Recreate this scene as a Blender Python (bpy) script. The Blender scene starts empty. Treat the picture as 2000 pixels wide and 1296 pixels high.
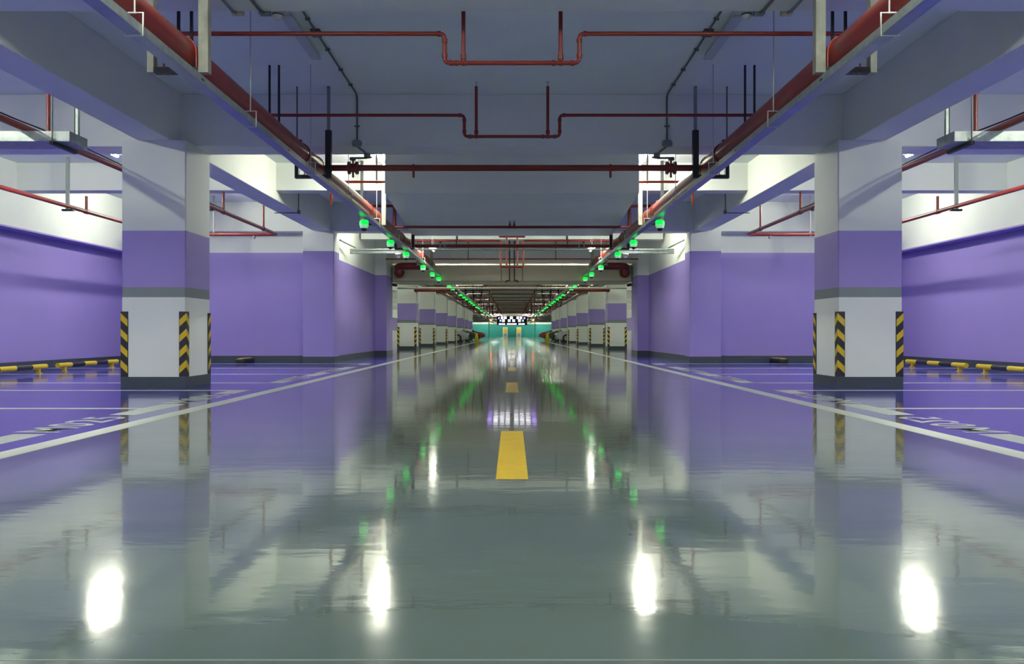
import bpy, bmesh, math, random
from math import sin, cos, pi, radians
from mathutils import Vector, Matrix
random.seed(7)
C = bpy.context.scene.collection
SC = bpy.context.scene

# ------------------------------------------------------------------ camera, world, exposure
# camera stands in the middle of the aisle, 0.70 m above the floor, looking along +Y
cd = bpy.data.cameras.new('camera'); cam = bpy.data.objects.new('camera', cd); C.objects.link(cam)
cam.location = (0, 0, 0.70); cam.rotation_euler = (pi/2, 0, 0)
cd.sensor_width = 36; cd.lens = 28.8; cd.shift_y = 0.0015; cd.clip_end = 400; cd.clip_start = 0.05
SC.camera = cam
w = bpy.data.worlds.new('world'); SC.world = w; w.use_nodes = True
w.node_tree.nodes['Background'].inputs[0].default_value = (0.55, 0.62, 0.75, 1)
w.node_tree.nodes['Background'].inputs[1].default_value = 0.06
SC.view_settings.view_transform = 'Standard'; SC.view_settings.look = 'None'
SC.view_settings.exposure = 0.64; SC.view_settings.gamma = 1.0; SC.view_settings.use_curve_mapping = False
TUBE = 250.0         # strength of a lit tube
TUBE_FAR = 170.0
TUBE_COL = (0.98, 1.0, 0.80)
try:
    SC.cycles.use_denoising = True
    SC.cycles.max_bounces = 10; SC.cycles.diffuse_bounces = 5; SC.cycles.glossy_bounces = 5
    SC.cycles.sample_clamp_indirect = 6.0
except Exception: pass

# ------------------------------------------------------------------ materials
def mat(name, col, rough=0.6, metal=0.0, emit=0.0, ecol=None, noise=0.0, nscale=3.0, bump=0.0, bscale=30.0, spec=0.5, coat=0.0):
    m = bpy.data.materials.new(name); m.use_nodes = True
    nt = m.node_tree; b = nt.nodes['Principled BSDF']
    b.inputs['Base Color'].default_value = (*col, 1); b.inputs['Roughness'].default_value = rough
    b.inputs['Metallic'].default_value = metal; b.inputs['Specular IOR Level'].default_value = spec
    if coat:
        b.inputs['Coat Weight'].default_value = coat; b.inputs['Coat Roughness'].default_value = 0.1
    if emit:
        b.inputs['Emission Color'].default_value = (*(ecol or col), 1); b.inputs['Emission Strength'].default_value = emit
    if noise or bump:
        tc = nt.nodes.new('ShaderNodeTexCoord')
    if noise:
        n = nt.nodes.new('ShaderNodeTexNoise'); n.inputs['Scale'].default_value = nscale; n.inputs['Detail'].default_value = 5
        nt.links.new(tc.outputs['Object'], n.inputs['Vector'])
        r = nt.nodes.new('ShaderNodeMapRange'); r.inputs['From Min'].default_value = 0.3; r.inputs['From Max'].default_value = 0.7
        r.inputs['To Min'].default_value = 1-noise; r.inputs['To Max'].default_value = 1+noise*0.5
        nt.links.new(n.outputs['Fac'], r.inputs['Value'])
        mx = nt.nodes.new('ShaderNodeVectorMath'); mx.operation = 'SCALE'
        mx.inputs[0].default_value = col; nt.links.new(r.outputs['Result'], mx.inputs['Scale'])
        nt.links.new(mx.outputs[0], b.inputs['Base Color'])
    if bump:
        n2 = nt.nodes.new('ShaderNodeTexNoise'); n2.inputs['Scale'].default_value = bscale; n2.inputs['Detail'].default_value = 3
        nt.links.new(tc.outputs['Object'], n2.inputs['Vector'])
        bp = nt.nodes.new('ShaderNodeBump'); bp.inputs['Strength'].default_value = bump; bp.inputs['Distance'].default_value = 0.01
        nt.links.new(n2.outputs['Fac'], bp.inputs['Height']); nt.links.new(bp.outputs[0], b.inputs['Normal'])
    return m

def floor_mat(name, col, r0=0.07, r1=0.16, coat=0.6):
    # epoxy: faint colour clouding, streaky roughness, very shallow trowel waves running across the aisle
    m = mat(name, col, 0.1, noise=0.06, nscale=0.7)
    nt = m.node_tree; b = nt.nodes['Principled BSDF']; L = nt.links.new
    b.inputs['IOR'].default_value = 1.55; b.inputs['Coat Weight'].default_value = coat; b.inputs['Coat Roughness'].default_value = 0.04
    tc = nt.nodes.new('ShaderNodeTexCoord')
    mp = nt.nodes.new('ShaderNodeMapping'); mp.inputs['Scale'].default_value = (0.8, 2.2, 1); mp.inputs['Rotation'].default_value = (0, 0, 0.12)
    L(tc.outputs['Object'], mp.inputs['Vector'])
    n = nt.nodes.new('ShaderNodeTexNoise'); n.inputs['Scale'].default_value = 1.3; n.inputs['Detail'].default_value = 6; n.inputs['Roughness'].default_value = 0.6
    L(mp.outputs[0], n.inputs['Vector'])
    r = nt.nodes.new('ShaderNodeMapRange'); r.inputs['From Min'].default_value = 0.3; r.inputs['From Max'].default_value = 0.75
    r.inputs['To Min'].default_value = r0; r.inputs['To Max'].default_value = r1
    L(n.outputs['Fac'], r.inputs['Value']); L(r.outputs[0], b.inputs['Roughness'])
    n3 = nt.nodes.new('ShaderNodeTexNoise'); n3.inputs['Scale'].default_value = 5; n3.inputs['Detail'].default_value = 2.5
    L(mp.outputs[0], n3.inputs['Vector'])
    bp = nt.nodes.new('ShaderNodeBump'); bp.inputs['Strength'].default_value = 0.5; bp.inputs['Distance'].default_value = 0.0011
    L(n3.outputs['Fac'], bp.inputs['Height']); L(bp.outputs[0], b.inputs['Normal']); L(bp.outputs[0], b.inputs['Coat Normal'])
    return m

M = dict(
    white=mat('white_paint', (0.74, 0.77, 0.74), 0.75, noise=0.04, nscale=1.2, bump=0.05),
    ceil=mat('ceiling_paint', (0.78, 0.84, 0.82), 0.85, noise=0.05, nscale=0.8, bump=0.04),
    purple=mat('purple_paint', (0.30, 0.23, 0.60), 0.5, noise=0.03, nscale=1.5),
    grey=mat('grey_band', (0.19, 0.22, 0.24), 0.55),
    base=mat('dark_skirting', (0.045, 0.06, 0.075), 0.4, noise=0.1, nscale=4),
    aisle=floor_mat('aisle_epoxy', (0.115, 0.160, 0.148)),
    blue=floor_mat('blue_epoxy', (0.036, 0.042, 0.42), coat=0.25),
    line=mat('white_line', (0.60, 0.65, 0.57), 0.35, noise=0.08, nscale=8),
    yline=mat('yellow_line', (0.75, 0.50, 0.03), 0.35, noise=0.08, nscale=8),
    red=mat('red_enamel', (0.20, 0.017, 0.011), 0.36, noise=0.15, nscale=3),
    orange=mat('orange_red', (0.45, 0.06, 0.03), 0.4),  # brighter red; lamplight on the slab pipe is put into this colour
    black=mat('black_iron', (0.015, 0.016, 0.018), 0.5),
    galv=mat('galvanised', (0.36, 0.41, 0.40), 0.42, metal=0.55, noise=0.25, nscale=14),
    rod=mat('rod_steel', (0.55, 0.57, 0.55), 0.4, metal=0.5),
    conduit=mat('dark_conduit', (0.10, 0.12, 0.12), 0.5),
    gbox=mat('grey_box', (0.22, 0.25, 0.25), 0.5),
    post=mat('post_steel', (0.30, 0.31, 0.27), 0.45, metal=0.3, noise=0.2, nscale=10),
    traym=mat('tray_blue_reflect', (0.30, 0.36, 0.46), 0.3, metal=0.9, noise=0.15, nscale=6),  # blue floor's reflection on the galvanised tray, put into the colour
    yellow=mat('guard_yellow', (0.62, 0.44, 0.01), 0.4),
    rubber=mat('guard_black', (0.012, 0.012, 0.02), 0.5),
    cream=mat('cream_shutter', (0.62, 0.56, 0.38), 0.6, noise=0.05, nscale=1),
    plastic=mat('white_plastic', (0.55, 0.58, 0.54), 0.4),
    tube=mat('tube_glow', (1, 1, 1), 0.4, emit=TUBE, ecol=TUBE_COL),
    tubefar=mat('tube_glow_far', (1, 1, 1), 0.4, emit=TUBE_FAR, ecol=TUBE_COL),
    tubeoff=mat('tube_unlit', (0.5, 0.56, 0.55), 0.3),
    green=mat('green_lens', (0.0, 0.3, 0.02), 0.3, emit=1.1, ecol=(0.0, 1.0, 0.06)),
    lens=mat('clear_lens', (0.6, 0.9, 0.7), 0.25, emit=0.25, ecol=(0.4, 1, 0.5)),
    teal=mat('teal_paint', (0.022, 0.29, 0.27), 0.5, noise=0.05, nscale=0.5),
    ledw=mat('led_white', (1, 1, 1), 0.5, emit=2.6, ecol=(0.90, 0.88, 1.0)),
    ledp=mat('led_lavender', (1, 1, 1), 0.5, emit=2.2, ecol=(0.45, 0.25, 1.0)),
    ledc=mat('led_cyan', (1, 1, 1), 0.5, emit=1.6, ecol=(0.45, 0.85, 1.0)),
    signy=mat('caution_yellow', (0.90, 0.72, 0.01), 0.4),
    dark=mat('dark_panel', (0.02, 0.018, 0.03), 0.4),
    glass=mat('car_glass', (0.02, 0.025, 0.03), 0.08),
    carw=mat('car_white', (0.55, 0.56, 0.58), 0.25, coat=1), cark=mat('car_black', (0.02, 0.03, 0.035), 0.25, coat=1),
    carr=mat('car_red', (0.33, 0.03, 0.015), 0.25, coat=1), lamp=mat('car_lamp', (0.8, 0.82, 0.85), 0.1),
)
M['orangelamp'] = mat('orange_glow', (1, 0.3, 0.1), 0.5, emit=4.0, ecol=(1.0, 0.22, 0.06))

# ------------------------------------------------------------------ mesh builder
class MB:
    """collects shapes; x is mirrored when side = -1 (author with X = distance from the aisle's centre)"""
    def __init__(s, side=1): s.v = []; s.f = []; s.m = []; s.sm = []; s.mats = []; s.side = side
    def mi(s, m):
        if m not in s.mats: s.mats.append(m)
        return s.mats.index(m)
    def add(s, vs, fs, m, smooth=False):
        o = len(s.v); k = s.mi(m)
        s.v += [(v[0]*s.side, v[1], v[2]) for v in vs]
        for f in fs:
            f = [i+o for i in f]
            if s.side < 0: f.reverse()
            s.f.append(f); s.m.append(k); s.sm.append(smooth)
    def box(s, x0, x1, y0, y1, z0, z1, m):
        if x0 > x1: x0, x1 = x1, x0
        if y0 > y1: y0, y1 = y1, y0
        if z0 > z1: z0, z1 = z1, z0
        s.add([(x0,y0,z0),(x1,y0,z0),(x1,y1,z0),(x0,y1,z0),(x0,y0,z1),(x1,y0,z1),(x1,y1,z1),(x0,y1,z1)],
              [(0,3,2,1),(4,5,6,7),(0,1,5,4),(1,2,6,5),(2,3,7,6),(3,0,4,7)], m)
    def cham(s, x0, x1, y0, y1, z0, z1, c, m):
        # upright box with chamfered vertical edges
        p = [(x0+c,y0),(x1-c,y0),(x1,y0+c),(x1,y1-c),(x1-c,y1),(x0+c,y1),(x0,y1-c),(x0,y0+c)]
        s.prism(p, z0, z1, m)
    def prism(s, p, z0, z1, m):
        n = len(p)
        s.add([(x,y,z0) for x,y in p]+[(x,y,z1) for x,y in p],
              [tuple(range(n-1,-1,-1)), tuple(range(n,2*n))]+[(i,(i+1)%n,n+(i+1)%n,n+i) for i in range(n)], m)
    def poly(s, pts, d, m):
        # planar polygon (3D points) thickened by vector d
        n = len(pts); a = [Vector(p) for p in pts]; d = Vector(d)
        nrm = (a[1]-a[0]).cross(a[2]-a[0])
        if nrm.dot(d) > 0: a.reverse()
        s.add([tuple(p) for p in a]+[tuple(p+d) for p in a],
              [tuple(range(n)), tuple(range(2*n-1,n-1,-1))]+[(i,n+i,n+(i+1)%n,(i+1)%n) for i in range(n)], m)
    def cyl(s, a, b, r, m, seg=16, r2=None):
        s.tube([a, b], r, m, seg, r2=r2)
    def tube(s, pts, r, m, seg=14, bend=0.0, caps=True, r2=None):
        P = [Vector(p) for p in pts]
        if bend and len(P) > 2:
            Q = [P[0]]
            for i in range(1, len(P)-1):
                a, b, c = P[i-1], P[i], P[i+1]
                u = (a-b).normalized(); v = (c-b).normalized()
                k = min(bend, (a-b).length*0.49, (c-b).length*0.49)
                p0, p1 = b+u*k, b+v*k
                for t in range(7):
                    t /= 6; Q.append(p0*(1-t)**2 + b*2*t*(1-t) + p1*t*t)
            Q.append(P[-1]); P = Q
        rings = []; n = len(P); prev = None
        for i, p in enumerate(P):
            d = (P[min(i+1,n-1)]-P[max(i-1,0)]).normalized()
            if prev is None:
                up = Vector((0,0,1)) if abs(d.z) < 0.9 else Vector((1,0,0))
                x = d.cross(up).normalized()
            else:
                x = (prev - d*prev.dot(d)).normalized()
            prev = x; y = d.cross(x).normalized()
            rr = r if r2 is None else r+(r2-r)*i/(n-1)
            rings.append([p + x*rr*cos(2*pi*k/seg) + y*rr*sin(2*pi*k/seg) for k in range(seg)])
        vs = [tuple(q) for g in rings for q in g]; fs = []
        for i in range(n-1):
            for k in range(seg):
                a = i*seg+k; b = i*seg+(k+1)%seg
                fs.append((a, b, b+seg, a+seg))
        s.add(vs, fs, m, True)
        if caps:
            s.add([tuple(q) for q in rings[0]], [tuple(range(seg-1,-1,-1))], m)
            s.add([tuple(q) for q in rings[-1]], [tuple(range(seg))], m)
    def lathe(s, c, prof, m, seg=16):
        # profile of (r, z) about the vertical through c
        vs = [(c[0]+r*cos(2*pi*k/seg), c[1]+r*sin(2*pi*k/seg), c[2]+z) for r, z in prof for k in range(seg)]
        fs = [(i*seg+k, i*seg+(k+1)%seg, (i+1)*seg+(k+1)%seg, (i+1)*seg+k) for i in range(len(prof)-1) for k in range(seg)]
        s.add(vs, fs, m, True)
    def build(s, name, parent=None, bevel=0.0, origin=None):
        me = bpy.data.meshes.new(name)
        me.from_pydata(s.v, [], s.f)
        for m in s.mats: me.materials.append(M[m])
        for p, k, q in zip(me.polygons, s.m, s.sm): p.material_index = k; p.use_smooth = q
        me.update()
        o = bpy.data.objects.new(name, me); C.objects.link(o)
        if parent is not None:
            o.parent = parent; o.matrix_parent_inverse = Matrix.Translation(-Vector(parent['_w'])) if '_w' in parent else Matrix()
        if bevel:
            b = o.modifiers.new('bevel', 'BEVEL'); b.width = bevel; b.segments = 2; b.limit_method = 'ANGLE'; b.angle_limit = radians(40)
            b.harden_normals = False
        return o

def thing(name, label, cat, loc=(0,0,0), group=None):
    o = bpy.data.objects.new(name, None); C.objects.link(o); o.location = loc; o.empty_display_size = 0.1
    o['label'] = label; o['category'] = cat
    if group: o['group'] = group
    o['_w'] = [float(v) for v in loc]
    return o
def tag(o, label, cat, group=None):
    o['label'] = label; o['category'] = cat
    if group: o['group'] = group
    return o
def struct(o, label=None):
    o['kind'] = 'structure'
    if label: o['label'] = label
    return o
SIDES = ((-1, 'left'), (1, 'right'))

# ------------------------------------------------------------------ dimensions
ZC = 3.90                 # ceiling
XL = 9.60                 # side walls
YB = 20.3                 # end wall of the parking bays
YEND = 178.0              # teal end wall
X1, X2 = 4.22, 5.05       # pillar faces

# ------------------------------------------------------------------ floor, ceiling, walls
b = MB()
def quad(b, x0, x1, y0, y1, z, m): b.add([(x0,y0,z),(x1,y0,z),(x1,y1,z),(x0,y1,z)], [(0,1,2,3)], m)
quad(b, -3.02, 3.02, -9, YEND+4, 0, 'aisle')
for s in (-1, 1):
    a0, a1 = sorted((s*3.02, s*12.2))
    quad(b, a0, a1, -9, 27.4, 0, 'blue')
    quad(b, a0, a1, 27.4, YEND+4, 0, 'aisle')
struct(b.build('floor'))
b = MB(); b.box(-12.2, 12.2, -9, YEND+4, ZC, ZC+0.2, 'ceil'); struct(b.build('ceiling'))
b = MB(); b.box(-12.2, 12.2, -9.2, -9, 0, ZC, 'white'); struct(b.build('wall_rear'))

ZP = 2.70
def banded(b, x0, x1, y0, y1, zp=ZP):
    b.box(x0, x1, y0, y1, 0, zp, 'purple'); b.box(x0, x1, y0, y1, zp, ZC, 'white')
for s, sn in SIDES:
    b = MB(s); banded(b, XL, XL+0.3, -9, YB+0.3, 2.66); struct(b.build('wall_'+sn))
    b = MB(s); b.box(9.28, XL, -9, YB, 2.69, ZC, 'white'); b.box(9.28, XL, -9, YB, 2.66, 2.69, 'purple'); struct(b.build('trim_%d' % (1 if s < 0 else 2)))
    b = MB(s); banded(b, X1+0.8, XL, YB, YB+0.3); struct(b.build('wall_back_'+sn))
    b = MB(s); banded(b, 4.36, 4.60, YB+0.1, 26.1, 2.56); struct(b.build('wall_aisle_'+sn))
    b = MB(s); banded(b, 4.00, 4.90, 26.1, 27.4, 2.56); struct(b.build('wall_end_'+sn))
    b = MB(s); b.box(4.90, 12.2, 27.0, 27.4, 0, ZC, 'white'); struct(b.build('wall_far_'+sn))
    b = MB(s); b.box(12.0, 12.2, 27.4, YEND, 1.0, 2.3, 'purple'); b.box(12.0, 12.2, 27.4, YEND, 0, 1.0, 'white'); b.box(12.0, 12.2, 27.4, YEND, 2.3, ZC, 'white')
    struct(b.build('wall_outer_'+sn))
    # baseboards
    b = MB(s); b.box(XL-0.012, XL, -9, YB, 0, 0.15, 'base'); struct(b.build('baseboard_'+sn))
    b = MB(s); b.box(X1+0.8, XL-0.012, YB-0.012, YB, 0, 0.15, 'base'); struct(b.build('baseboard_back_'+sn))
    b = MB(s); b.box(4.348, 4.36, YB+0.2, 26.1, 0, 0.15, 'base'); b.box(3.988, 4.36, 26.088, 26.1, 0, 0.15, 'base'); b.box(3.988, 4.0, 26.1, 27.4, 0, 0.15, 'base')
    struct(b.build('baseboard_aisle_'+sn))
b = MB(); b.box(-12.2, 12.2, YEND, YEND+0.3, 0, 2.75, 'teal'); b.box(-12.2, 12.2, YEND, YEND+0.3, 2.75, ZC, 'white'); struct(b.build('wall_end'))

# beams
def beam(x0, x1, y0, y1, z0, m='white', name='ceiling_beam'):
    b = MB(); b.box(x0, x1, y0, y1, z0, ZC, m); return struct(b.build(name, bevel=0.01))
PITCH = 8.5
COLY = [10.6, 36.1, 44.6, 53.1, 61.6, 70.1, 78.6, 87.1, 95.6, 104.1, 112.6]
for y in (2.46, 10.96): beam(-XL, XL, y, y+0.5, 3.20)
beam(-XL, XL, 19.9, 20.3, 3.18)
beam(-XL, XL, 6.42, 6.80, 3.37); beam(-XL, XL, 15.35, 15.70, 3.38); beam(-XL, XL, -2.2, -1.8, 3.37)
beam(-4.3, 4.3, 23.3, 23.65, 3.38); beam(-4.9, 4.9, 27.45, 28.0, 3.08)
for k in range(17):
    y = 36.4 + PITCH*k; beam(-12.0, 12.0, y, y+0.5, 3.05)
    if k < 16: beam(-12.0, 12.0, y+4.1, y+4.45, 3.3)
beam(-12.0, 12.0, 31.9, 32.3, 3.3)
for s in (-1, 1):
    x0, x1 = sorted((s*4.42, s*4.85))
    beam(x0, x1, -9, 26.1, 3.20); beam(x0, x1, 27.9, YEND, 3.2)
b = MB()     # broad dropped slab in the middle of the aisle
b.add([(-2.02,13.0,2.93),(2.02,13.0,2.93),(2.42,19.9,3.07),(-2.42,19.9,3.07),(-2.02,13.0,3.88),(2.02,13.0,3.88),(2.42,19.9,3.88),(-2.42,19.9,3.88)], [(0,3,2,1),(4,5,6,7),(0,1,5,4),(1,2,6,5),(2,3,7,6),(3,0,4,7)], 'white')
struct(b.build('ceiling_drop', bevel=0.01))

# ------------------------------------------------------------------ fire shutter housing
t = thing('shutter_housing', 'long cream boxed shutter housing spanning the aisle between the two purple end walls', 'shutter box', (0, 27.2, 2.42))
b = MB(); b.box(-3.98, 3.98, 27.2, 28.9, 2.42, 2.97, 'cream'); b.build('housing', t, bevel=0.01)
b = MB(); b.box(-3.98, 3.98, 27.188, 27.2, 2.42, 2.45, 'gbox'); b.build('bottom_lip', t)
for x in (-3.92, -2.2, -0.95, -0.35, 0.35, 0.95, 2.2, 3.92):
    b = MB(); b.box(x-0.02, x+0.02, 27.18, 27.2, 2.45, 2.97, 'cream' if abs(x) > 0.5 else 'gbox'); b.build('seam_strip', t)

# ------------------------------------------------------------------ pillars
def guard(mb, cx, cy, dx, dy, z0, z1, w=0.085, th=0.010):
    """L-shaped edge guard on a pillar corner at (cx, cy); dx, dy point from the corner into the pillar"""
    mb.box(cx-dx*th, cx+dx*w, cy-dy*th, cy, z0, z1, 'rubber')
    mb.box(cx-dx*th, cx, cy, cy+dy*w, z0, z1, 'rubber')
    e = 0.0015; n = 4; per = (z1-z0-0.04)/n; m = 0.006
    for i in range(n):
        zb = z0+0.045+i*per; hh = per*0.45; sl = 0.085
        for ax in (0, 1):
            if ax == 0: q = lambda u, z: (cx+dx*u, cy-dy*th, z); d = (0, -dy*e, 0)
            else: q = lambda u, z: (cx-dx*th, cy+dy*u, z); d = (-dx*e, 0, 0)
            u0, u1 = -th, w-m
            mb.poly([q(u0, zb+sl), q(u1, zb), q(u1, zb+hh), q(u0, zb+sl+hh)], d, 'yellow')

def pillar(s, y0, x1=X1, x2=X2, depth=0.84, label='', top=3.6, bands=True, guards=((0,0),(1,0),(0,1),(1,1))):
    cx = s*(x1+x2)/2
    t = thing('pillar', label, 'pillar', (cx, y0+depth/2, 0), 'pillars along the aisle')
    y1 = y0+depth; b = MB(s); c = 0.012
    lv = [(0, 1.17, 'white'), (1.17, 1.30, 'grey'), (1.30, 2.03, 'purple'), (2.03, top, 'white')] if bands else [(0, ZP, 'purple'), (ZP, top, 'white')]
    for z0, z1, m in lv: b.cham(x1, x2, y0, y1, z0, z1, c, m)
    b.build('shaft', t)
    b = MB(s); b.cham(x1-0.014, x2+0.014, y0-0.014, y1+0.014, 0, 0.14, 0.012, 'base'); b.build('baseboard', t)
    for i, j in guards:
        b = MB(s); guard(b, (x1, x2)[i], (y0, y1)[j], (1, -1)[i], (1, -1)[j], 0.141, 0.985); b.build('corner_guard', t)
    return t
ORD = ['nearest', 'second', 'third', 'fourth', 'fifth', 'sixth', 'seventh', 'eighth', 'ninth', 'tenth', 'eleventh']
for s, sn in SIDES:
    pillar(s, 10.6, label='nearest %s pillar, white with a purple and grey band and striped corner guards' % sn, top=3.2)
    pillar(s, 19.88, 4.32, 5.08, 0.6, 'purple pillar with white top joined to the %s bay end wall' % sn, 3.2, False, ())
    for k, y in enumerate(COLY[1:8]):
        pillar(s, y, label=               '%s banded pillar in the far %s row beyond the cream shutter housing' % ((['first']+ORD[1:])[k], sn), top=3.2,
               guards=((0,0),(1,0),(0,1)) if k < 3 else ((0,0),(0,1)))

# ------------------------------------------------------------------ floor markings
def marking(name, label, cat, boxes, s=1, m='line', group=None, h=0.0012):
    b = MB(s)
    for x0, x1, y0, y1 in boxes: b.box(x0, x1, y0, y1, 0, h, m)
    return tag(b.build(name), label, cat, group)
for s, sn in SIDES:
    marking('edge_line', 'long continuous white line along the %s edge of the grey aisle' % sn, 'floor line', [(2.855, 3.02, -8.5, 120)], s, group='white edge lines of the aisle')
    DIV = [(2.75, 'third nearest'), (5.2, 'x'), (7.66, 'y'), (10.08, 'z')]
    names = {0.3: 'short stub', 5.2: 'left'}
    # divider y, stub from, stub to, description
    rows = [(5.2, 4.65, 5.70, 'with thick bar before bay number M025'),
            (7.66, 7.05, 8.12, 'with thick bar after bay number M025'),
            (10.09, 9.53, 10.10, 'running to the foot of the nearest pillar'),
            (11.62, 11.60, 12.20, 'just behind the nearest pillar'),
            (14.1, 13.45, 14.65, 'second behind the nearest pillar'),
            (16.6, 15.95, 17.15, 'third behind the nearest pillar'),
            (19.0, 18.4, 19.03, 'along the end wall baseboard')]
    for y, a, e, d in rows:
        marking('bay_line', 'thin white %s bay divider %s' % (sn, d), 'floor line',
                [(3.24, 9.5, y-0.05, y+0.05), (3.24, 3.465, a, y-0.05), (3.24, 3.465, y+0.05, max(e, y+0.051))], s, group='white bay lines on the %s' % sn)

# bay numbers, read from the aisle on the left, mirrored on the right
def glyph_mesh(text):
    cu = bpy.data.curves.new('txt', 'FONT'); cu.body = text; cu.extrude = 0.0; cu.resolution_u = 6; cu.offset = 0.012; cu.space_character = 1.12
    o = bpy.data.objects.new('txt', cu); C.objects.link(o)
    me = bpy.data.meshes.new_from_object(o.evaluated_get(bpy.context.evaluated_depsgraph_get()))
    vs = [tuple(v.co) for v in me.vertices]; fs = [tuple(p.vertices) for p in me.polygons]
    bpy.data.objects.remove(o); bpy.data.meshes.remove(me)
    x0 = min(v[0] for v in vs); x1 = max(v[0] for v in vs); y0 = min(v[1] for v in vs); y1 = max(v[1] for v in vs)
    return [((v[0]-x0)/(x1-x0), (v[1]-y0)/(y1-y0)) for v in vs], fs
for txt, ya, yb, where in (('M025', 5.80, 6.88, 'nearest on the blue floor'), ('M026', 8.25, 9.42, 'in front of the nearest pillar'),
                           ('M027', 12.3, 13.35, 'just behind the nearest pillar'), ('M028', 14.75, 15.85, 'farther back, near the purple pillar')):
    vs, fs = glyph_mesh(txt)
    for s, sn in SIDES:
        b = MB(s); b.add([(3.21+v*0.33, ya+u*(yb-ya), 0.0008) for u, v in vs], [f for f in fs], 'line')
        o = b.build('bay_number'); tag(o, 'white painted bay number %s %s, %s side' % (txt if txt == 'M025' else '', where, sn), 'bay number', 'painted bay numbers')
        o['label'] = ' '.join(o['label'].split())
for k, (a, e) in enumerate(((3.94, 5.88), (9.75, 11.7), (15.4, 17.2), (21.0, 23.0), (26.8, 28.8), (32.5, 34.5), (38.3, 40.3))):
    marking('centre_dash', '%s yellow centre dash on the grey aisle floor' % (ORD[k] if k == 0 else ORD[k]+' from the front,'), 'floor dash', [(-0.078, 0.078, a, e)], 1, 'yline', 'yellow centre line dashes')
b = MB(); b.box(-6, 6, 1.755, 1.760, 0, 0.0006, 'gbox'); tag(b.build('floor_joint'), 'thin pale joint line across the grey floor at the bottom edge', 'floor joint')

# ------------------------------------------------------------------ wheel stops
def bar_stop(s, y0, y1, label):
    t = thing('wheel_stop', label, 'wheel stop', (s*8.32, y0, 0), 'striped wheel stop bars by the side walls')
    n = 5; L = (y1-y0)/n
    b = MB(s)
    for i in range(n):
        b.tube([(8.32, y0+i*L, 0.115), (8.32, y0+(i+1)*L, 0.115)], 0.045, 'yellow' if i % 2 == 0 else 'rubber', 14, caps=i in (0, n-1))
    b.build('bar', t)
    for y in (y0+0.25*L*2, y1-0.25*L*2):
        b = MB(s); b.box(8.29, 8.35, y-0.02, y+0.02, 0.01, 0.09, 'yellow'); b.box(8.27, 8.37, y-0.04, y+0.04, 0, 0.01, 'yellow'); b.build('foot', t)
for s, sn in SIDES:
    bar_stop(s, 12.35, 14.62, 'yellow and black striped wheel stop bar at the %s frame edge' % sn)
    bar_stop(s, 15.0, 17.25, 'yellow and black striped wheel stop bar between the %s frame edge bar and the pillar' % sn)
    t = thing('rubber_stop', 'small black rubber wheel stop with yellow top against the %s end wall' % sn, 'wheel stop', (s*6.42, 19.3, 0))
    b = MB(s); b.prism([(6.31, 19.3), (6.52, 19.3), (6.52, 20.1), (6.31, 20.1)], 0, 0.1, 'rubber'); b.build('body', t, bevel=0.02)
    b = MB(s); b.box(6.36, 6.47, 19.33, 20.06, 0.1, 0.115, 'yellow'); b.build('yellow_strip', t)

# ------------------------------------------------------------------ big red pipe, brackets, tray
XP, ZPIPE, RP = 2.56, 2.87, 0.117
BRY = [6.34, 10.62, 15.2, 19.65, 24.2]
def bracket(s, y, label, group):
    t = thing('pipe_bracket', label, 'pipe bracket', (s*XP, y, 2.71), group)
    b = MB(s); k = y < 8 or 14 < y < 18; b.box(2.34, 2.415, y-0.035, y+0.035, 2.71, ZC if k else 3.33, 'post' if k else 'black'); b.build('inner_post', t)
    if not k:
        b = MB(s); b.box(2.36, 2.395, y-0.02, y+0.02, 3.33, ZC, 'gbox'); b.build('upper_post', t)
    b = MB(s); b.box(2.76, 2.81, y-0.035, y+0.035, 2.71, 2.95 if not k else ZC, 'post' if y < 8 else 'black'); b.build('outer_post', t)
    if not k:
        b = MB(s); b.box(2.778, 2.794, y-0.01, y+0.01, 2.95, ZC, 'conduit'); b.build('outer_rod', t)
    b = MB(s); b.box(2.415, 2.76, y-0.035, y+0.035, 2.71, 2.752, 'black'); b.build('cross_bar', t)
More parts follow.
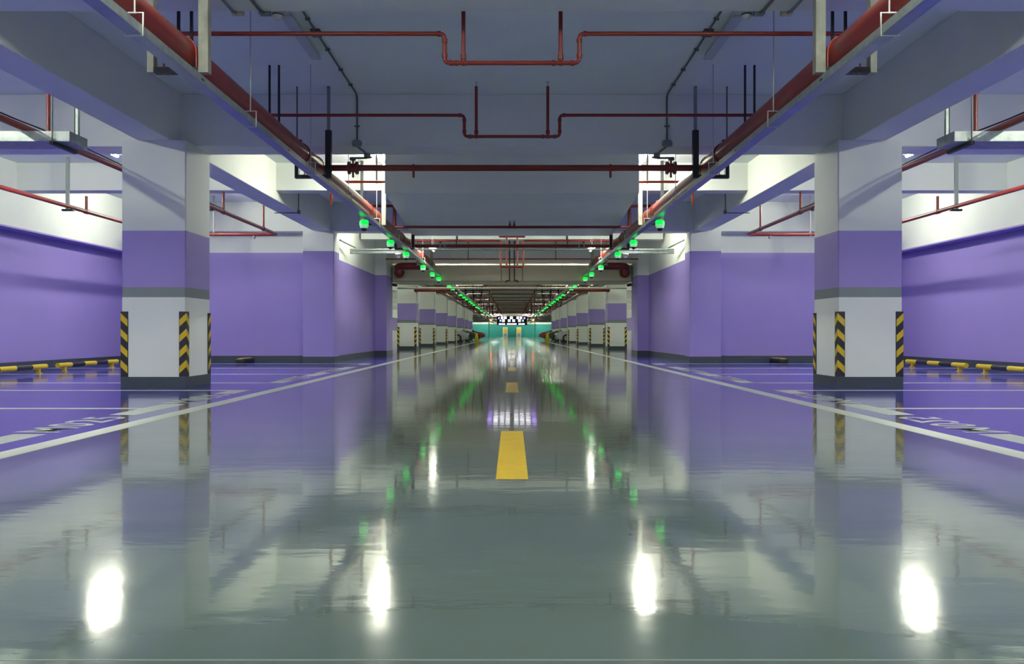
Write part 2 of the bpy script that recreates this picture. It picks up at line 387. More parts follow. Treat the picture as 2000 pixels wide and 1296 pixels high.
for s, sn in SIDES:
    t = thing('fire_main', 'thick red fire main pipe running the length of the aisle on the %s' % sn, 'pipe', (s*XP, 3, ZPIPE))
    b = MB(s); b.tube([(XP, 0.5, ZPIPE), (XP, 26.4, ZPIPE), (3.72, 26.4, ZPIPE), (3.72, 27.1, ZPIPE-0.18)], RP, 'red', 28, bend=0.24); b.build('pipe', t)
    for y in (9.9, 4.0, 14.4, 18.6, 22.6):
        b = MB(s); b.tube([(XP, y-0.035, ZPIPE), (XP, y+0.035, ZPIPE)], RP+0.014, 'red', 28); b.box(XP-0.02, XP+0.02, y-0.03, y+0.03, ZPIPE+RP, ZPIPE+RP+0.05, 'red'); b.build('coupling', t)
    for y in BRY:
        b = MB(s); b.tube([(XP+ (RP+0.008)*cos(a), y-0.02, ZPIPE+(RP+0.008)*sin(a)) for a in [pi*k/16 for k in range(17)]], 0.007, 'orange', 6)
        for e in (-1, 1): b.tube([(XP+e*(RP+0.008), y-0.02, ZPIPE), (XP+e*(RP+0.008), y-0.02, 2.70)], 0.007, 'orange', 6)
        b.build('clamp', t)
    b = MB(s); b.tube([(3.72, 27.0, ZPIPE-0.165), (3.72, 27.05, ZPIPE-0.175)], 0.17, 'red', 20); b.build('flange', t)
    for k, y in enumerate(BRY):
        bracket(s, y, '%s U-shaped hanging bracket carrying the %s fire main' % (ORD[k], sn), 'brackets of the fire mains')
    # cable tray (open trough) just below and inside the brackets
    t = thing('cable_tray', 'slim galvanised cable tray hung beneath the %s fire main' % sn, 'cable tray', (s*2.4, 2, 2.6))
    b = MB(s)
    b.box(2.35, 2.45, 0.5, 27.15, 2.60, 2.604, 'traym'); b.box(2.35, 2.354, 0.5, 27.15, 2.604, 2.66, 'galv'); b.box(2.446, 2.45, 0.5, 27.15, 2.604, 2.66, 'traym')
    b.build('trough', t)
    b = MB(s); b.box(2.352, 2.448, 0.5, 27.15, 2.657, 2.661, 'galv'); b.build('cover', t)
    t2 = thing('cable_tray', 'cable tray carrying green lamps beyond the shutter housing on the %s' % sn, 'cable tray', (s*2.4, 29, 2.6))
    b = MB(s); b.box(2.35, 2.45, 28.95, 95, 2.60, 2.66, 'galv'); b.build('trough', t2)
    for y in (31, 41, 53, 67, 81, 93):
        b = MB(s); b.cyl((2.395, y, 2.66), (2.395, y, ZC-0.002), 0.01, 'rod', 6); b.build('hanger_rod', t2)
    for k, y in enumerate([5.2, 7.5, 9.75, 12.0, 14.5, 17, 19.5, 22, 24.5]):
        b = MB(s); b.cyl((2.395, y, 2.73), (2.395, y, ZC-0.002), 0.006, 'rod', 6)
        b.tube([(2.44, y, 2.735), (2.342, y, 2.735), (2.342, y, 2.59), (2.46, y, 2.59)], 0.006, 'rod', 6); b.build('hanger_rod', t)
    for y in (4.2, 6.2, 8.6, 11.0, 13.2):
        b = MB(s); b.box(2.348, 2.3495, y, y+0.05, 2.62, 2.635, 'dark'); b.build('slot', t)

# ------------------------------------------------------------------ green bay indicator lamps
GY = [13.4, 16.3, 18.7, 22.3, 24.9, 27.05, 31.5, 33.5, 38.8, 41.3, 43.7, 46.9, 49.2, 52.2, 57.2, 60, 66, 72, 80]
def indicator(s, y, label, far):
    t = thing('indicator_lamp', label, 'indicator lamp', (s*2.42, y, 2.6), 'green bay indicator lamps under the cable trays')
    b = MB(s); b.lathe((2.42, y, 2.42), [(0.0, 0.135), (0.045, 0.135), (0.068, 0.12), (0.075, 0.09), (0.073, 0.05)], 'green', 18); b.build('green_lens', t)
    b = MB(s); b.cyl((2.42, y, 2.55), (2.42, y, 2.6), 0.02, 'gbox', 10); b.build('stem', t)
    if not far:
        b = MB(s); b.lathe((2.42, y, 2.42), [(0.073, 0.05), (0.066, 0.02), (0.05, 0.0)], 'lens', 18); b.build('clear_ring', t)
        b = MB(s); b.lathe((2.42, y, 2.42), [(0.05, 0.0), (0.045, -0.03), (0.02, -0.045), (0.0, -0.047)], 'rubber', 18); b.build('sensor_dome', t)
    else:
        b = MB(s); b.lathe((2.42, y, 2.42), [(0.073, 0.05), (0.05, 0.0), (0.0, -0.03)], 'rubber', 12); b.build('sensor_dome', t)
WORDS = ['nearest', 'second', 'third', 'fourth', 'fifth', 'sixth', 'seventh', 'eighth', 'ninth', 'tenth', 'eleventh', 'twelfth', 'thirteenth', 'fourteenth', 'fifteenth', 'sixteenth', 'seventeenth', 'eighteenth', 'nineteenth']
for s, sn in SIDES:
    for k, y in enumerate(GY):
        indicator(s, y, '%s round green glowing lamp hung under the %s cable tray' % (WORDS[k], sn), k > 5)

# ------------------------------------------------------------------ sprinkler branches crossing the aisle
def sleeve(b, p, d, r, m='red', L=0.04):
    p = Vector(p); d = Vector(d); b.tube([p-d*L/2, p+d*L/2], r, m, 14)
def branch(y, zt, zb, xe, xu, ztop, r, label, xout=2.85, head=True):
    t = thing('sprinkler_branch', label, 'pipe', (0, y, zt), 'red sprinkler branches crossing the aisle')
    b = MB()
    b.tube([(-xout, y, zt), (-xe, y, zt), (-xe, y, zb), (xe, y, zb), (xe, y, zt), (xout, y, zt)], r, 'red', 14, bend=0.05)
    for s in (-1, 1):
        for p, d in (((s*(xe+0.05), y, zt), (1,0,0)), ((s*xe, y, zt-0.06), (0,0,1)), ((s*xe, y, zb+0.06), (0,0,1)), ((s*(xe-0.06), y, zb), (1,0,0)), ((s*xu, y, zb), (1,0,0)), ((s*xu-0.06, y, zb), (1,0,0))):
            sleeve(b, p, d, r*1.28, L=0.03)
    b.build('pipe_run', t)
    for s in (-1, 1):
        b = MB(s); b.tube([(xu, y, zb), (xu, y, ztop)], r*0.95, 'red', 12); sleeve(b, (xu, y, zb+0.05), (0,0,1), r*1.3); b.build('upright', t)
        if head:
            b = MB(s); b.cyl((xu, y, ztop), (xu, y, ztop+0.05), 0.008, 'rod', 8); b.lathe((xu, y, ztop+0.05), [(0.022, 0.0), (0.014, 0.006), (0, 0.008)], 'rod', 10); b.build('sprinkler_head', t)
        for xb in (2.72, 2.83):
            b = MB(s); b.box(xb, xb+0.022, y-0.03, y-0.008, zt-0.09, ZC-0.02 if y < 8 else zt+0.58, 'black'); b.build('hanger_strip', t)
branch(7.0, 3.26, 3.01, 0.575, 0.415, 3.70, 0.0185, 'nearest thin red sprinkler pipe crossing the aisle near the top, dipping in the middle')
branch(9.62, 3.262, 3.012, 0.56, 0.42, 3.60, 0.0185, 'second thin red sprinkler pipe crossing the aisle below the nearest one, dipping in the middle')
# thick cross main with valves
t = thing('cross_main', 'straight thick red cross pipe with flanged valves below the first deep beam', 'pipe', (0, 10.72, 2.86), 'red cross pipes')
b = MB(); b.tube([(-2.50, 10.72, 2.865), (2.50, 10.72, 2.865)], 0.040, 'red', 18); b.build('pipe_run', t)
for s in (-1, 1):
    b = MB(s)
    for x in (2.03, 2.13): b.tube([(x-0.015, 10.72, 2.865), (x+0.015, 10.72, 2.865)], 0.083, 'red', 20)
    b.build('flange', t)
    b = MB(s); b.tube([(2.05, 10.72, 2.865), (2.11, 10.72, 2.865)], 0.06, 'red', 16); b.cyl((2.08, 10.72, 2.86), (2.08, 10.72, 2.985), 0.014, 'red', 10)
    b.cyl((2.08, 10.72, 2.74), (2.08, 10.72, 2.86), 0.014, 'red', 10); b.build('valve_body', t)
    b = MB(s); b.box(1.90, 2.11, 10.70, 10.74, 2.985, 3.005, 'conduit'); b.box(1.83, 1.92, 10.705, 10.735, 2.998, 3.012, 'conduit'); b.box(2.05, 2.12, 10.69, 10.75, 2.965, 3.0, 'conduit'); b.build('valve_handle', t)
    b = MB(s); b.box(1.275, 1.30, 10.69, 10.75, 2.74, 2.91, 'red'); b.build('pipe_clip', t)
t = thing('sprinkler_branch', 'thin red pipe coloured orange as lit, running into both sides of the broad dropped slab', 'pipe', (0, 13.3, 3.2), 'red sprinkler branches crossing the aisle')
for s in (-1, 1):
    b = MB(s); b.tube([(2.03, 13.35, 3.17), (2.95, 13.35, 3.17), (2.95, 13.35, 2.8)], 0.022, 'orange', 12, bend=0.05); b.build('pipe_run', t)
    b = MB(s); b.box(2.20, 2.225, 13.38, 13.40, 3.15, ZC, 'gbox'); b.build('hanger_strip', t)
t = thing('sprinkler_branch', 'thin red pipe beneath the broad dropped slab, stepping down at both fire mains', 'pipe', (0, 16.4, 2.8), 'red sprinkler branches crossing the aisle')
b = MB(); b.tube([(-2.85, 16.4, 3.25), (-2.36, 16.4, 3.25), (-2.36, 16.4, 2.83), (2.36, 16.4, 2.83), (2.36, 16.4, 3.25), (2.85, 16.4, 3.25)], 0.027, 'red', 14, bend=0.05); b.build('pipe_run', t)
for x in (-0.045, 0.045):
    b = MB(); b.cyl((x, 16.4, 2.83), (x, 16.4, 2.90), 0.02, 'red', 10); b.cyl((x, 16.4, 2.90), (x, 16.4, 2.955), 0.012, 'conduit', 8); b.tube([(x-0.03, 16.4, 2.83), (x+0.03, 16.4, 2.83)], 0.03, 'red', 12); b.build('sprinkler_head', t)
t = thing('cross_main', 'second thick red cross pipe farther back with black straps', 'pipe', (0, 20.3, 2.86), 'red cross pipes')
b = MB(); b.tube([(-2.5, 20.3, 2.87), (2.5, 20.3, 2.87)], 0.045, 'red', 14); b.build('pipe_run', t)
for s in (-1, 1):
    b = MB(s)
    for x in (1.78, 1.66): b.tube([(x-0.012, 20.3, 2.87), (x+0.012, 20.3, 2.87)], 0.075, 'galv', 16)
    b.build('flange', t)
    b = MB(s); b.box(1.36, 1.385, 20.26, 20.3, 2.82, 3.4, 'black'); b.build('hanger_strip', t)
    b = MB(s); b.box(1.74, 1.80, 20.27, 20.33, 2.94, 2.97, 'conduit'); b.build('valve_handle', t)
t = thing('sprinkler_branch', 'thin dark red pipe looping down in a square frame at the aisle centre', 'pipe', (0, 22.6, 2.6), 'red sprinkler branches crossing the aisle')
b = MB(); b.tube([(-2.9, 22.6, 3.26), (-0.31, 22.6, 3.26), (-0.31, 22.6, 2.53), (0.31, 22.6, 2.53), (0.31, 22.6, 3.26), (2.9, 22.6, 3.26)], 0.026, 'red', 12, bend=0.05)
b.tube([(-0.36, 22.6, 3.37), (0.36, 22.6, 3.37)], 0.026, 'red', 10)
b.build('pipe_run', t)
for x in (-1.5, 1.5):
    b = MB(); b.box(x-0.012, x+0.012, 22.58, 22.6, 3.24, ZC-0.005, 'black'); b.build('hanger_strip', t)
for x in (-0.15, 0.15):
    b = MB(); b.tube([(x, 22.6, 3.37), (x, 22.6, 2.53)], 0.026, 'red', 10); b.build('upright', t)
t = thing('sprinkler_branch', 'thin dark red straight pipe just in front of the cream shutter housing', 'pipe', (0, 25.3, 3.0), 'red sprinkler branches crossing the aisle')
b = MB(); b.tube([(-3.9, 25.3, 3.0), (3.9, 25.3, 3.0)], 0.022, 'red', 10); b.build('pipe_run', t)
for x in (-1.35, 1.35):
    b = MB(); b.box(x-0.012, x+0.012, 25.27, 25.29, 2.96, ZC-0.02, 'black'); b.build('hanger_strip', t)
for x in (-0.08, 0.08):
    t = thing('drop_pipe', 'slim black drop pipe bent at the foot, %s of the pair before the cream housing' % ('left' if x < 0 else 'right'), 'pipe', (x, 27, 2.5), 'black drop pipes')
    b = MB(); sx = 1 if x > 0 else -1
    b.tube([(x, 27.1, ZC-0.01), (x, 27.1, 2.45), (x+sx*0.1, 27.1, 2.45), (x+sx*0.12, 27.1, 2.38)], 0.02, 'black', 8, bend=0.02); b.build('pipe_run', t)
# far ones, nothing tells them apart
for y in [31.3+4.25*k for k in range(16)]:
    t = thing('sprinkler_branch', 'thin red sprinkler branch crossing the dark far part of the aisle ceiling', 'pipe', (0, y, 3.2), 'far sprinkler branches')
    b = MB(); z = 3.02; b.tube([(-4.1, y, z), (-1.2, y, z), (-1.2, y, z-0.2), (1.2, y, z-0.2), (1.2, y, z), (4.1, y, z)], 0.03, 'red', 8, bend=0.05); b.build('pipe_run', t)
    for s in (-1, 1):
        b = MB(s); b.box(1.9, 1.93, y, y+0.03, z-0.03, 3.88, 'black'); b.build('hanger_strip', t)
for s, sn in SIDES:
    for x, z, r, d in ((2.62, 2.87, 0.09, 'thick red pipe running deep along the far %s aisle, nearest the centre'), (3.15, 2.95, 0.06, 'thinner red pipe running deep along the far %s aisle'),
                    (3.6, 2.80, 0.09, 'thick red pipe running deep along the far %s aisle, next to the pillars')):
        b = MB(s); b.tube([(x, 30.5, z), (x, 165, z)], r, 'red', 12); tag(b.build('far_pipe'), d % sn, 'pipe', 'pipes along the far aisle')
    t = thing('header_pipe', 'thick dark red header pipe beneath the far beams beside the %s pillars' % sn, 'pipe', (s*3.4, 35, 2.55))
    b = MB(s); b.tube([(2.6, 34.8, 2.56), (4.15, 34.8, 2.56)], 0.09, 'red', 16); b.build('pipe_run', t)
    b = MB(s); b.tube([(4.05, 34.8, 2.56), (4.09, 34.8, 2.56)], 0.13, 'red', 16); b.build('flange', t)
    b = MB(s); b.box(3.3, 3.33, 34.78, 34.81, 2.6, ZC, 'black'); b.build('hanger_strip', t)
    for k in range(7):
        y = 33+9*k
        bracket(s, y, 'black U-shaped hanging bracket in the dark far %s aisle' % sn, 'far %s pipe brackets' % sn)

# ------------------------------------------------------------------ bay pipes at the sides
for s, sn in SIDES:
    t = thing('bay_pipe', 'long red sprinkler pipe over the %s bays, elbowing along their end wall' % sn, 'pipe', (s*5.46, 10, 3.0), 'red pipes over the parking bays')
    b = MB(s); b.tube([(5.46, 1, 3.0), (5.46, 19.0, 3.0), (8.9, 19.0, 3.0)], 0.038, 'red', 16, bend=0.08); b.build('pipe_run', t)
    for y in (9.65, 15.5, 18.0):
        b = MB(s); b.tube([(5.46, y, 3.0), (5.46, y, ZC-0.05)], 0.022, 'red', 12); b.tube([(5.46, y-0.05, 3.0), (5.46, y+0.05, 3.0)], 0.048, 'red', 14); b.build('upright', t)
    for y in (14.7,):
        b = MB(s); b.box(5.50, 5.54, y-0.02, y+0.02, 2.90, ZC-0.05, 'gbox'); b.box(5.36, 5.54, y-0.02, y+0.02, 2.90, 2.935, 'black'); b.build('hanger', t)
    b = MB(s); b.box(6.9, 6.93, 18.98, 19.01, 2.95, ZC, 'gbox'); b.build('hanger_strip', t)
    b = MB(s); b.box(5.97, 6.01, 18.98, 19.06, 2.90, 3.0, 'gbox'); b.build('pipe_clip', t)
    b = MB(s); b.tube([(5.44+0.02*sin(k*0.9), 4+k*0.5, 3.047+0.012*abs(sin(k*1.3))) for k in range(24)], 0.009, 'rubber', 6, bend=0.1)
    tag(b.build('cable'), 'black cable lying along the red pipe over the %s bays' % sn, 'cable')
    t = thing('bay_pipe', 'red sprinkler pipe running beside the %s purple side wall' % sn, 'pipe', (s*8.0, 12, 3.0), 'red pipes over the parking bays')
    b = MB(s); b.tube([(8.0, 1, 2.99), (8.0, 18.9, 2.99)], 0.036, 'red', 14); b.build('pipe_run', t)
    b = MB(s); b.tube([(8.0, 15.4, 2.99), (8.0, 15.4, 3.28)], 0.025, 'red', 12); b.tube([(8.0, 15.35, 2.99), (8.0, 15.45, 2.99)], 0.046, 'red', 14); b.build('upright', t)
    b = MB(s); b.box(7.98, 8.04, 14.75, 14.79, 2.91, 3.88, 'gbox'); b.box(7.9, 8.1, 14.73, 14.79, 2.905, 2.94, 'black'); b.build('hanger', t)
    # wide cross tray
    t = thing('cable_trunking', 'wide galvanised cable trunking ending above the %s bays beside the big beam' % sn, 'cable tray', (s*7.4, 9, 2.81))
    b = MB(s); b.box(4.86, 9.5, 9.0, 9.38, 2.81, 2.925, 'galv'); b.build('trunking', t, bevel=0.004)
    b = MB(s); b.box(5.02, 5.06, 8.96, 9.46, 2.77, 2.81, 'black'); b.build('support_bar', t)
    for y, m in ((8.98, 'rod'), (9.44, 'rod')):
        b = MB(s); b.cyl((5.04, y, 2.79), (5.04, y, ZC-0.01), 0.008, 'conduit', 6); b.build('hanger_rod', t)
    b = MB(s); b.box(4.97, 5.0, 9.38, 9.42, 2.9, ZC-0.01, 'galv'); b.build('hanger_strip', t)
    # conduit on ceiling and beam face with box
    t = thing('conduit', 'dark conduit running along the ceiling and bending down the first deep beam, %s side' % sn, 'conduit', (s*2.07, 8, 3.88), 'ceiling conduits')
    b = MB(s); b.tube([(2.07, 6.85, 3.885), (2.07, 10.9, 3.885), (2.07, 10.945, 3.84), (2.07, 10.945, 3.27)], 0.011, 'conduit', 10, bend=0.08); b.build('conduit_run', t)
    for y in (8.3, 9.2, 9.9, 10.5):
        b = MB(s); b.box(2.045, 2.095, y-0.008, y+0.008, 3.872, 3.9, 'conduit'); b.build('saddle', t)
    b = MB(s); b.box(2.035, 2.105, 10.93, 10.96, 3.46, 3.475, 'conduit'); b.build('saddle', t)
    b = MB(s); b.box(2.02, 2.12, 8.6, 8.72, 3.85, 3.9, 'conduit'); b.build('ceiling_box', t)
    b = MB(s); b.lathe((2.07, 10.93, 3.23), [(0, 0.055), (0.06, 0.04), (0.07, 0.0), (0.06, -0.035), (0, -0.04)], 'gbox', 14); b.build('junction_box', t)
    b = MB(s); b.tube([(2.07, 10.95, 3.20), (2.02, 11.2, 3.182), (2.02, 11.38, 3.182)], 0.014, 'conduit', 8); b.box(1.975, 2.05, 11.34, 11.44, 3.14, 3.2, 'gbox'); b.build('lower_box', t)
    # devices on the nearest beam
    for x, nm, lb in ((2.29, 'box_a', 'small yellowish junction box hanging on the nearest beam, outer one, %s side'), (2.06, 'box_b', 'small grey junction box hanging on the nearest beam, inner one, %s side')):
        t = thing('junction_box', lb % sn, 'junction box', (s*x, 6.8, 3.37), 'junction boxes on the nearest beam')
        b = MB(s); b.box(x-0.045, x+0.045, 6.80, 6.87, 3.355, 3.46, 'cream' if x > 2.2 else 'gbox'); b.build('box', t, bevel=0.006)
        b = MB(s); b.tube([(x+0.02, 5.6, 3.352), (x+0.01, 6.74, 3.352), (x, 6.84, 3.37)], 0.012, 'gbox' if x > 2.2 else 'conduit', 8); b.build('conduit_run', t)
    t = thing('smoke_detector', 'round cream detector beside the grey junction box on the nearest beam, %s side' % sn, 'detector', (s*1.97, 6.88, 3.36))
    b = MB(s); b.lathe((1.965, 6.87, 3.34), [(0, 0.10), (0.045, 0.10), (0.045, 0.02), (0.03, 0.0), (0, -0.008)], 'plastic', 18); b.build('body', t)
    b = MB(s); b.lathe((1.965, 6.87, 3.345), [(0.047, 0.028), (0.047, 0.018)], 'dark', 18); b.build('vent_ring', t)
    # thin conduit on the big beam
    t = thing('beam_conduit', 'thin dark conduit turning the lower edge of the %s beam behind the nearest pillar' % sn, 'conduit', (s*4.4, 16, 3.2))
    b = MB(s); b.tube([(4.40, 16.9, 3.60), (4.40, 16.9, 3.185), (4.90, 16.9, 3.185)], 0.010, 'conduit', 8, bend=0.03); b.build('conduit_run', t)
    b = MB(s); b.box(4.37, 4.42, 16.86, 16.94, 3.17, 3.24, 'conduit'); b.build('elbow_box', t)
    # conduits high in the aisle beyond the purple pillar
    for z, d, r in ((2.90, 'upper', 0.022), (2.85, 'middle', 0.016), (2.81, 'lower', 0.02)):
        b = MB(s); b.tube([(0.02 if z == 2.90 else 2.6, 21.5, z), (4.25, 21.5, z)], r, 'galv', 10)
        tag(b.build('cross_conduit'), '%s of the pale conduits crossing beyond the %s purple pillar' % (d, sn), 'conduit', 'pale cross conduits')
    b = MB(s); b.tube([(4.27, 20.35, 3.02), (4.1, 21.45, 2.95)], 0.022, 'galv', 10); tag(b.build('wall_conduit'), 'slanting pale conduit from the %s purple pillar corner' % sn, 'conduit')
    t = thing('dome_camera', 'small white dome camera under the cross conduits by the %s aisle wall' % sn, 'camera', (s*3.0, 21.5, 2.75))
    b = MB(s); b.lathe((2.98, 21.5, 2.74), [(0, 0.06), (0.08, 0.06), (0.085, 0.02), (0.06, 0.0)], 'plastic', 18); b.build('housing', t)
    b = MB(s); b.lathe((2.98, 21.5, 2.74), [(0.06, 0.0), (0.05, -0.035), (0.025, -0.06), (0, -0.065)], 'lamp', 18); b.build('dome', t)
    t = thing('bullet_camera', 'dark bullet camera high at the inner end of the %s purple wall' % sn, 'camera', (s*3.93, 27.45, 2.35))
    b = MB(s); b.tube([(3.96, 27.4, 2.33), (3.84, 27.1, 2.30)], 0.05, 'rubber', 12); b.build('body', t)
    b = MB(s); b.box(3.94, 4.0, 27.36, 27.44, 2.33, 2.40, 'plastic'); b.build('mount', t)
t = thing('cross_conduit', 'long white conduit crossing the aisle just under the cream shutter housing', 'conduit', (0, 29.3, 2.3))
b = MB(); b.tube([(-4.1, 29.3, 2.32), (4.1, 29.3, 2.32)], 0.035, 'plastic', 12); b.build('conduit_run', t)
for x in (-3.4, -1.2, 1.2, 3.4):
    b = MB(); b.cyl((x, 29.3, 2.34), (x, 29.3, ZC), 0.008, 'rod', 6); b.build('hanger_rod', t)

# ------------------------------------------------------------------ light fittings
def fixture(x, y, z, L, axis, lit, label, group, hang=True):
    """batten with tube; axis 'y' runs along the aisle, 'x' across it"""
    t = thing('tube_light', label, 'light', (x, y, z), group)
    def bx(b, a0, a1, c, z0, z1, m):
        if axis == 'y': b.box(x-c, x+c, y+a0, y+a1, z0, z1, m)
        else: b.box(x+a0, x+a1, y-c, y+c, z0, z1, m)
    b = MB(); bx(b, -L/2, L/2, 0.035 if not lit else 0.09, z+0.03, z+0.075, 'plastic'); b.build('batten', t)  # widened on lit lamps to keep their light off the ceiling
    if not lit:
        b = MB(); bx(b, -L/2, L/2, 0.055, z, z+0.03, 'tubeoff'); b.build('diffuser', t, bevel=0.01)
    else:
        e = [(x, y-L/2+0.03, z), (x, y+L/2-0.03, z)] if axis == 'y' else [(x-L/2+0.03, y, z), (x+L/2-0.03, y, z)]
        if lit == 3:
            for o in (-0.05, 0.05):
                b = MB(); b.tube([(p[0]+(o if axis == 'y' else 0), p[1]+(o if axis == 'x' else 0), p[2]) for p in e], 0.022, 'tubefar', 8); b.build('tube', t)
        else:
            b = MB(); b.tube(e, 0.022, 'tube' if lit == 1 else 'tubefar', 8); b.build('tube', t)
    if hang and z < ZC-0.12:
        for o in (-L*0.35, L*0.35):
            b = MB(); p = (x, y+o) if axis == 'y' else (x+o, y)
            b.cyl((*p, z+0.075), (*p, ZC-0.005), 0.006, 'rod', 6); b.build('hanger_rod', t)
for s, sn in SIDES:
    fixture(s*2.24, 8.75, 3.825, 1.25, 'y', 0, 'unlit flat ceiling light between the first two beams, %s side' % sn, 'unlit ceiling lights', False)
    fixture(s*2.26, 14.3, 3.76, 1.25, 'y', 3, 'lit tube light behind the first deep beam beside the %s fire main' % sn, 'lit tube lights of the aisle')
    fixture(s*6.5, 12.9, 3.62, 1.25, 'y', 1, 'lit tube light hanging over the %s parking bays' % sn, 'lit tube lights over the bays')
    fixture(s*6.5, 4.3, 3.62, 1.25, 'y', 1, 'lit tube light over the near %s bays' % sn, 'lit tube lights over the bays')
    fixture(s*2.26, 4.4, 3.72, 1.25, 'y', 2, 'lit tube light ahead of the nearest beam, %s side' % sn, 'lit tube lights of the aisle')
    fixture(s*2.26, -4.5, 3.72, 1.25, 'y', 1, 'lit tube light behind the viewer, %s side' % sn, 'lit tube lights of the aisle')
    fixture(s*6.5, -4.5, 3.62, 1.25, 'y', 1, 'lit tube light over the rear %s bays' % sn, 'lit tube lights over the bays')
    fixture(s*2.26, 0.0, 3.72, 1.25, 'y', 2, 'extra tube light added above the viewer, %s side' % sn, 'lit tube lights of the aisle')  # unseen extra lamp, added to brighten the near end evenly
    fixture(s*3.3, 21.2, 3.78, 1.25, 'y', 2, 'tube light added behind the pillar line beam to brighten the %s purple aisle wall' % sn, 'lit tube lights of the aisle')  # added out of sight to brighten the purple aisle wall
    fixture(s*6.5, 8.0, 3.62, 1.25, 'y', 2, 'lit tube light over the %s bays before the trunking' % sn, 'lit tube lights over the bays')
    fixture(s*6.5, 0.0, 3.62, 1.25, 'y', 1, 'extra tube light added over the bays beside the viewer, %s side' % sn, 'lit tube lights over the bays')  # out-of-view extra lamp, added for more light near the camera
    fixture(s*7.2, 17.6, 3.62, 1.25, 'y', 1, 'extra tube light added over the %s bays, hidden behind the nearest pillar' % sn, 'lit tube lights over the bays')  # added for more light in the bays, kept out of sight
    fixture(s*2.13, 22.0, 2.95, 0.6, 'y', 2, 'short lit tube light just over the pale conduits, %s side' % sn, 'lit tube lights of the aisle')
    for y in (30.5, 40.5, 49, 57.5, 66, 74.5, 83, 91.5, 103, 112, 124, 136, 148, 160, 172):
        fixture(s*2.1, y, 3.5, 1.25, 'x', 1, 'lit tube light in the far %s aisle beyond the shutter housing' % sn, 'far tube lights')
    for x, y in ((2.1, 174.5), (5.5, 175), (8.5, 174.5)):
        fixture(s*x, y, 3.55, 1.25, 'x', 1, 'tube light added to brighten the teal end wall, %s side' % sn, 'added tube lights before the end wall')  # extra lamps, added because the teal wall came out dark
    for y in (33, 41.8, 50.3, 58.8, 67.3, 75.8, 84.3, 101):
        fixture(s*8.0, y, 3.5, 1.25, 'y', 1, 'tube light added over the far %s bays to brighten the pillars' % sn, 'added far bay tube lights')  # row of added lamps that brightens the far pillar fronts

# ------------------------------------------------------------------ LED signs and far end
def led_sign(y, z0, z1, hw, label, rows, th=0.12):
    t = thing('led_sign', label, 'sign', (0, y, z0))
    b = MB(); b.box(-hw, hw, y, y+th, z0, z1, 'dark'); b.build('panel', t)
    for zc, h, spans, m in rows:
        b = MB()
        for (a, e) in spans:
            n = max(1, int((e-a)/(h*1.1)))
            for i in range(n):
                u = a+(e-a)*i/n; ww = (e-a)/n*0.70
                # each character a small lattice of strokes
                for q in range(3): b.box(u, u+ww, y-0.012, y, zc-h/2+q*h*0.4, zc-h/2+q*h*0.4+h*0.22, m)
                b.box(u+ww*0.38, u+ww*0.6, y-0.014, y, zc-h/2, zc+h/2, m)
                if i % 2: b.box(u, u+ww*0.2, y-0.014, y, zc-h/2, zc+h/2, m)
        b.build('lettering', t)
    for x in (-hw*0.8, hw*0.8):
        b = MB(); b.cyl((x, y+0.06, z1-0.01), (x, y+0.06, ZC), 0.03, 'gbox', 8); b.build('hanger_rod', t)
    return t
led_sign(100, 1.72, 2.85, 1.85, 'wide dark sign with three rows of glowing lettering before the teal end wall',
    [(2.62, 0.26, [(-1.35, -0.55), (-0.25, 0.25), (0.55, 1.35)], 'ledw'), (2.58, 0.2, [(-1.7, -1.42), (1.42, 1.7)], 'ledp'),
     (2.27, 0.26, [(-1.2, -0.75), (-0.5, -0.05), (0.05, 0.5), (0.75, 1.2)], 'ledw'), (2.27, 0.2, [(-1.5, -1.25), (1.25, 1.5)], 'ledc'),
     (1.86, 0.16, [(-1.6, -0.8), (-0.6, 0.6), (0.8, 1.6)], 'ledw')])
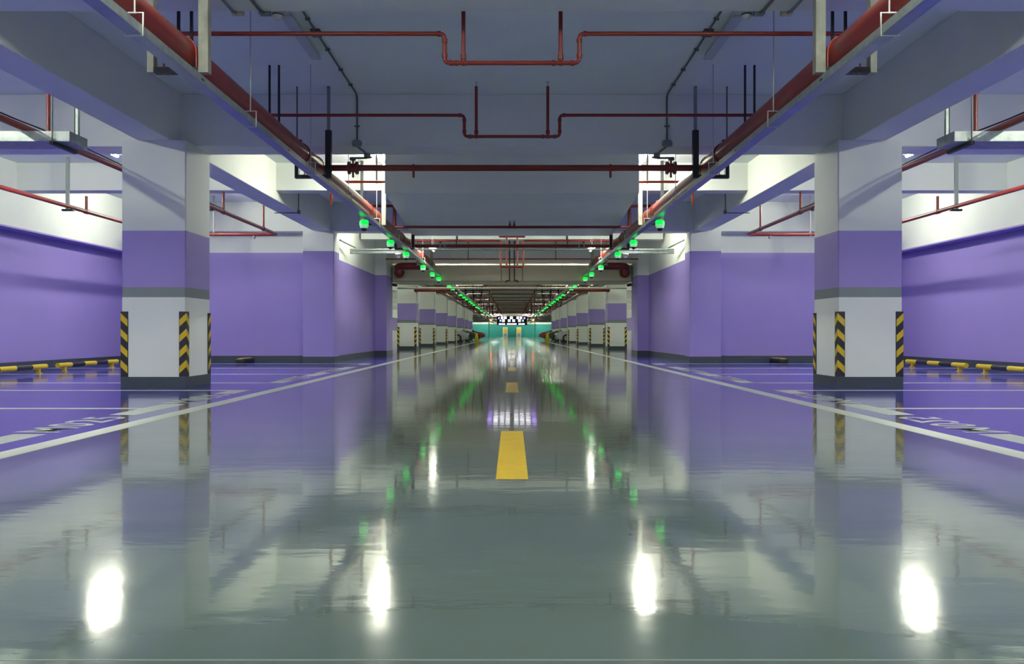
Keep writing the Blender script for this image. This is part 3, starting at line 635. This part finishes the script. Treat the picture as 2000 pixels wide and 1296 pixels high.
for s, sn in SIDES:
    rnd = random.Random(5 if s < 0 else 5)
    for k in range(16):
        y = 38.6+4.25*k; x = (1.1 if k % 2 else 2.78)+rnd.random()*0.5; ww = 0.25+rnd.random()*0.3; z0 = 2.35+rnd.random()*0.35; m = ('red', 'black', 'red')[k % 3]
        t = thing('pipe_loop', 'thin hanging pipe loop among the dark pipework of the far %s aisle' % sn, 'pipe', (s*x, y, z0), 'far %s pipe loops' % sn)
        b = MB(s); b.tube([(x, y, ZC-0.01), (x, y, z0), (x+ww, y, z0), (x+ww, y, ZC-0.01)], 0.03, m, 8, bend=0.05); b.build('pipe_run', t)
        b = MB(s); b.lathe((x+ww/2, y, z0-0.02), [(0, 0.08), (0.05, 0.06), (0.05, 0), (0, -0.03)], 'plastic' if k % 2 else 'gbox', 8); b.build('fitting', t)
    t = thing('added_glow_panel', 'unseen lamp panel added behind the shutter housing for a white and lavender floor reflection, %s half' % sn, 'light', (s*0.5, 33, 2.85))  # hidden glowing panel, added to give the floor its pale reflection
    b = MB(s); b.box(0.04, 1.06, 30.0, 36.0, 2.90, 2.95, 'dark'); b.build('frame', t)
    for x, m in ((0.18, 'ledw'), (0.42, 'ledw'), (0.68, 'ledw'), (0.93, 'ledp')):
        for y in (30.2, 31.7, 33.2, 34.7):
            b = MB(s); b.box(x-0.09, x+0.09, y, y+1.2, 2.885, 2.90, m); b.build('lamp_strip', t)
    for y in (30.3, 35.7):
        b = MB(s); b.cyl((0.5, y, 2.95), (0.5, y, ZC-0.01), 0.008, 'rod', 6); b.build('hanger_rod', t)
    # payment kiosks on the teal wall
    t = thing('payment_kiosk', '%s white kiosk with yellow panel and dark screen against the teal end wall' % sn, 'kiosk', (s*1.5, 176.6, 0))
    b = MB(s); b.box(0.95, 2.0, 176.2, 177.4, 0, 2.05, 'plastic'); b.build('cabinet', t, bevel=0.03)
    b = MB(s); b.box(1.1, 1.85, 176.15, 176.2, 0.95, 1.85, 'yellow'); b.build('yellow_panel', t)
    b = MB(s); b.box(1.12, 1.83, 176.15, 176.2, 0.12, 0.75, 'gbox'); b.build('screen', t)
    b = MB(s); b.cyl((2.75, 98, 0), (2.75, 98, 2.5), 0.05, 'plastic', 10); tag(b.build('white_post'), 'slim white post before the teal wall on the %s' % sn, 'post')
    t = thing('warning_light', 'orange glowing warning light at the far end of the %s fire main' % sn, 'light', (s*3.2, 120, 1.9))
    b = MB(s); b.lathe((2.95, 115, 2.55), [(0, 0.15), (0.12, 0.1), (0.14, 0), (0.1, -0.1), (0, -0.12)], 'orangelamp', 12); b.build('lens', t)
    b = MB(s); b.cyl((2.95, 115, 2.68), (2.95, 115, ZC), 0.02, 'gbox', 8); b.build('stem', t)
    # barrier posts near the cars
    for k, (x, y) in enumerate(((3.72, 64), (3.95, 58.5))):
        b = MB(s); b.cyl((x, y, 0), (x, y, 3.0), 0.03, 'plastic', 8); tag(b.build('thin_post'), 'thin pale post by the far %s pillars, %s' % (sn, 'before the parked cars' if k == 0 else 'nearer the camera'), 'post')
    # caution sign
    t = thing('caution_sign', 'yellow folding caution board standing on the aisle floor at the far %s' % sn, 'caution board', (s*2.9, 68, 0))
    for e in (-1, 1):
        b = MB(s); y = 68
        b.poly([(2.74, y+e*0.16, 0), (3.12, y+e*0.16, 0), (3.02, y+e*0.015, 0.68), (2.84, y+e*0.015, 0.68)], (0, e*0.012, 0.0), 'signy'); b.build('board', t)

def car(s, y, xn, paint, label):
    """car standing across the bay, nose at X = xn towards the aisle"""
    t = thing('car', label, 'car', (s*(xn+2.2), y, 0), 'cars parked by the far aisle')
    W = 0.88
    prof = [(0.0,0.35),(0.02,0.62),(0.25,0.80),(1.05,0.95),(1.10,0.96),(4.25,1.0),(4.4,0.75),(4.4,0.3),(3.95,0.22),(0.4,0.2)]
    b = MB(s)
    def loft(prof, w0, w1, z0, z1, m):
        n = len(prof); vs = []
        for e in (-1, 1):
            for px, pz in prof:
                k = (pz-z0)/(z1-z0); ww = w0+(w1-w0)*max(0, min(1, k)); nose = 0.9 if px < 0.3 or px > 4.2 else 1
                vs.append((xn+px, y+e*ww*nose, pz))
        fs = [tuple(range(n)), tuple(range(2*n-1, n-1, -1))]+[(i, n+i, n+(i+1)%n, (i+1)%n) for i in range(n)]
        b.add(vs, fs, m)
    loft(prof, 0.86, 0.88, 0.2, 1.0, paint); b.build('body', t, bevel=0.04)
    b = MB(s); loft([(1.05,0.95),(1.85,1.42),(3.3,1.45),(4.1,0.99)], 0.84, 0.62, 0.95, 1.45, 'glass'); b.build('windows', t)
    b = MB(s); loft([(1.85,1.42),(1.9,1.47),(3.2,1.49),(3.3,1.45)], 0.64, 0.60, 1.42, 1.49, paint); b.build('roof', t)
    for px in (0.85, 3.5):
        for e in (-1, 1):
            b = MB(s); b.tube([(xn+px, y+e*0.70, 0.32), (xn+px, y+e*0.89, 0.32)], 0.32, 'rubber', 20); b.tube([(xn+px, y+e*0.89, 0.32), (xn+px, y+e*0.90, 0.32)], 0.19, 'galv', 14); b.build('wheel', t)
    for e in (-1, 1):
        b = MB(s); b.box(xn-0.01, xn+0.16, y+e*0.55-0.16, y+e*0.55+0.16, 0.60, 0.74, 'lamp'); b.build('headlight', t)
    b = MB(s); b.box(xn-0.02, xn+0.02, y-0.4, y+0.4, 0.32, 0.5, 'dark'); b.build('grille', t)
for s, sn in SIDES:
    car(s, 67.2, 3.55, 'carw', 'white car parked nose out in the far %s bays' % sn)
    car(s, 75.0, 3.2, 'cark', 'dark car parked nose out behind the yellow caution board, %s side' % sn)
    car(s, 88.0, 2.9, 'carr', 'red car parked nose out farthest down the %s side' % sn)

for o in bpy.data.objects:
    if '_w' in o: del o['_w']
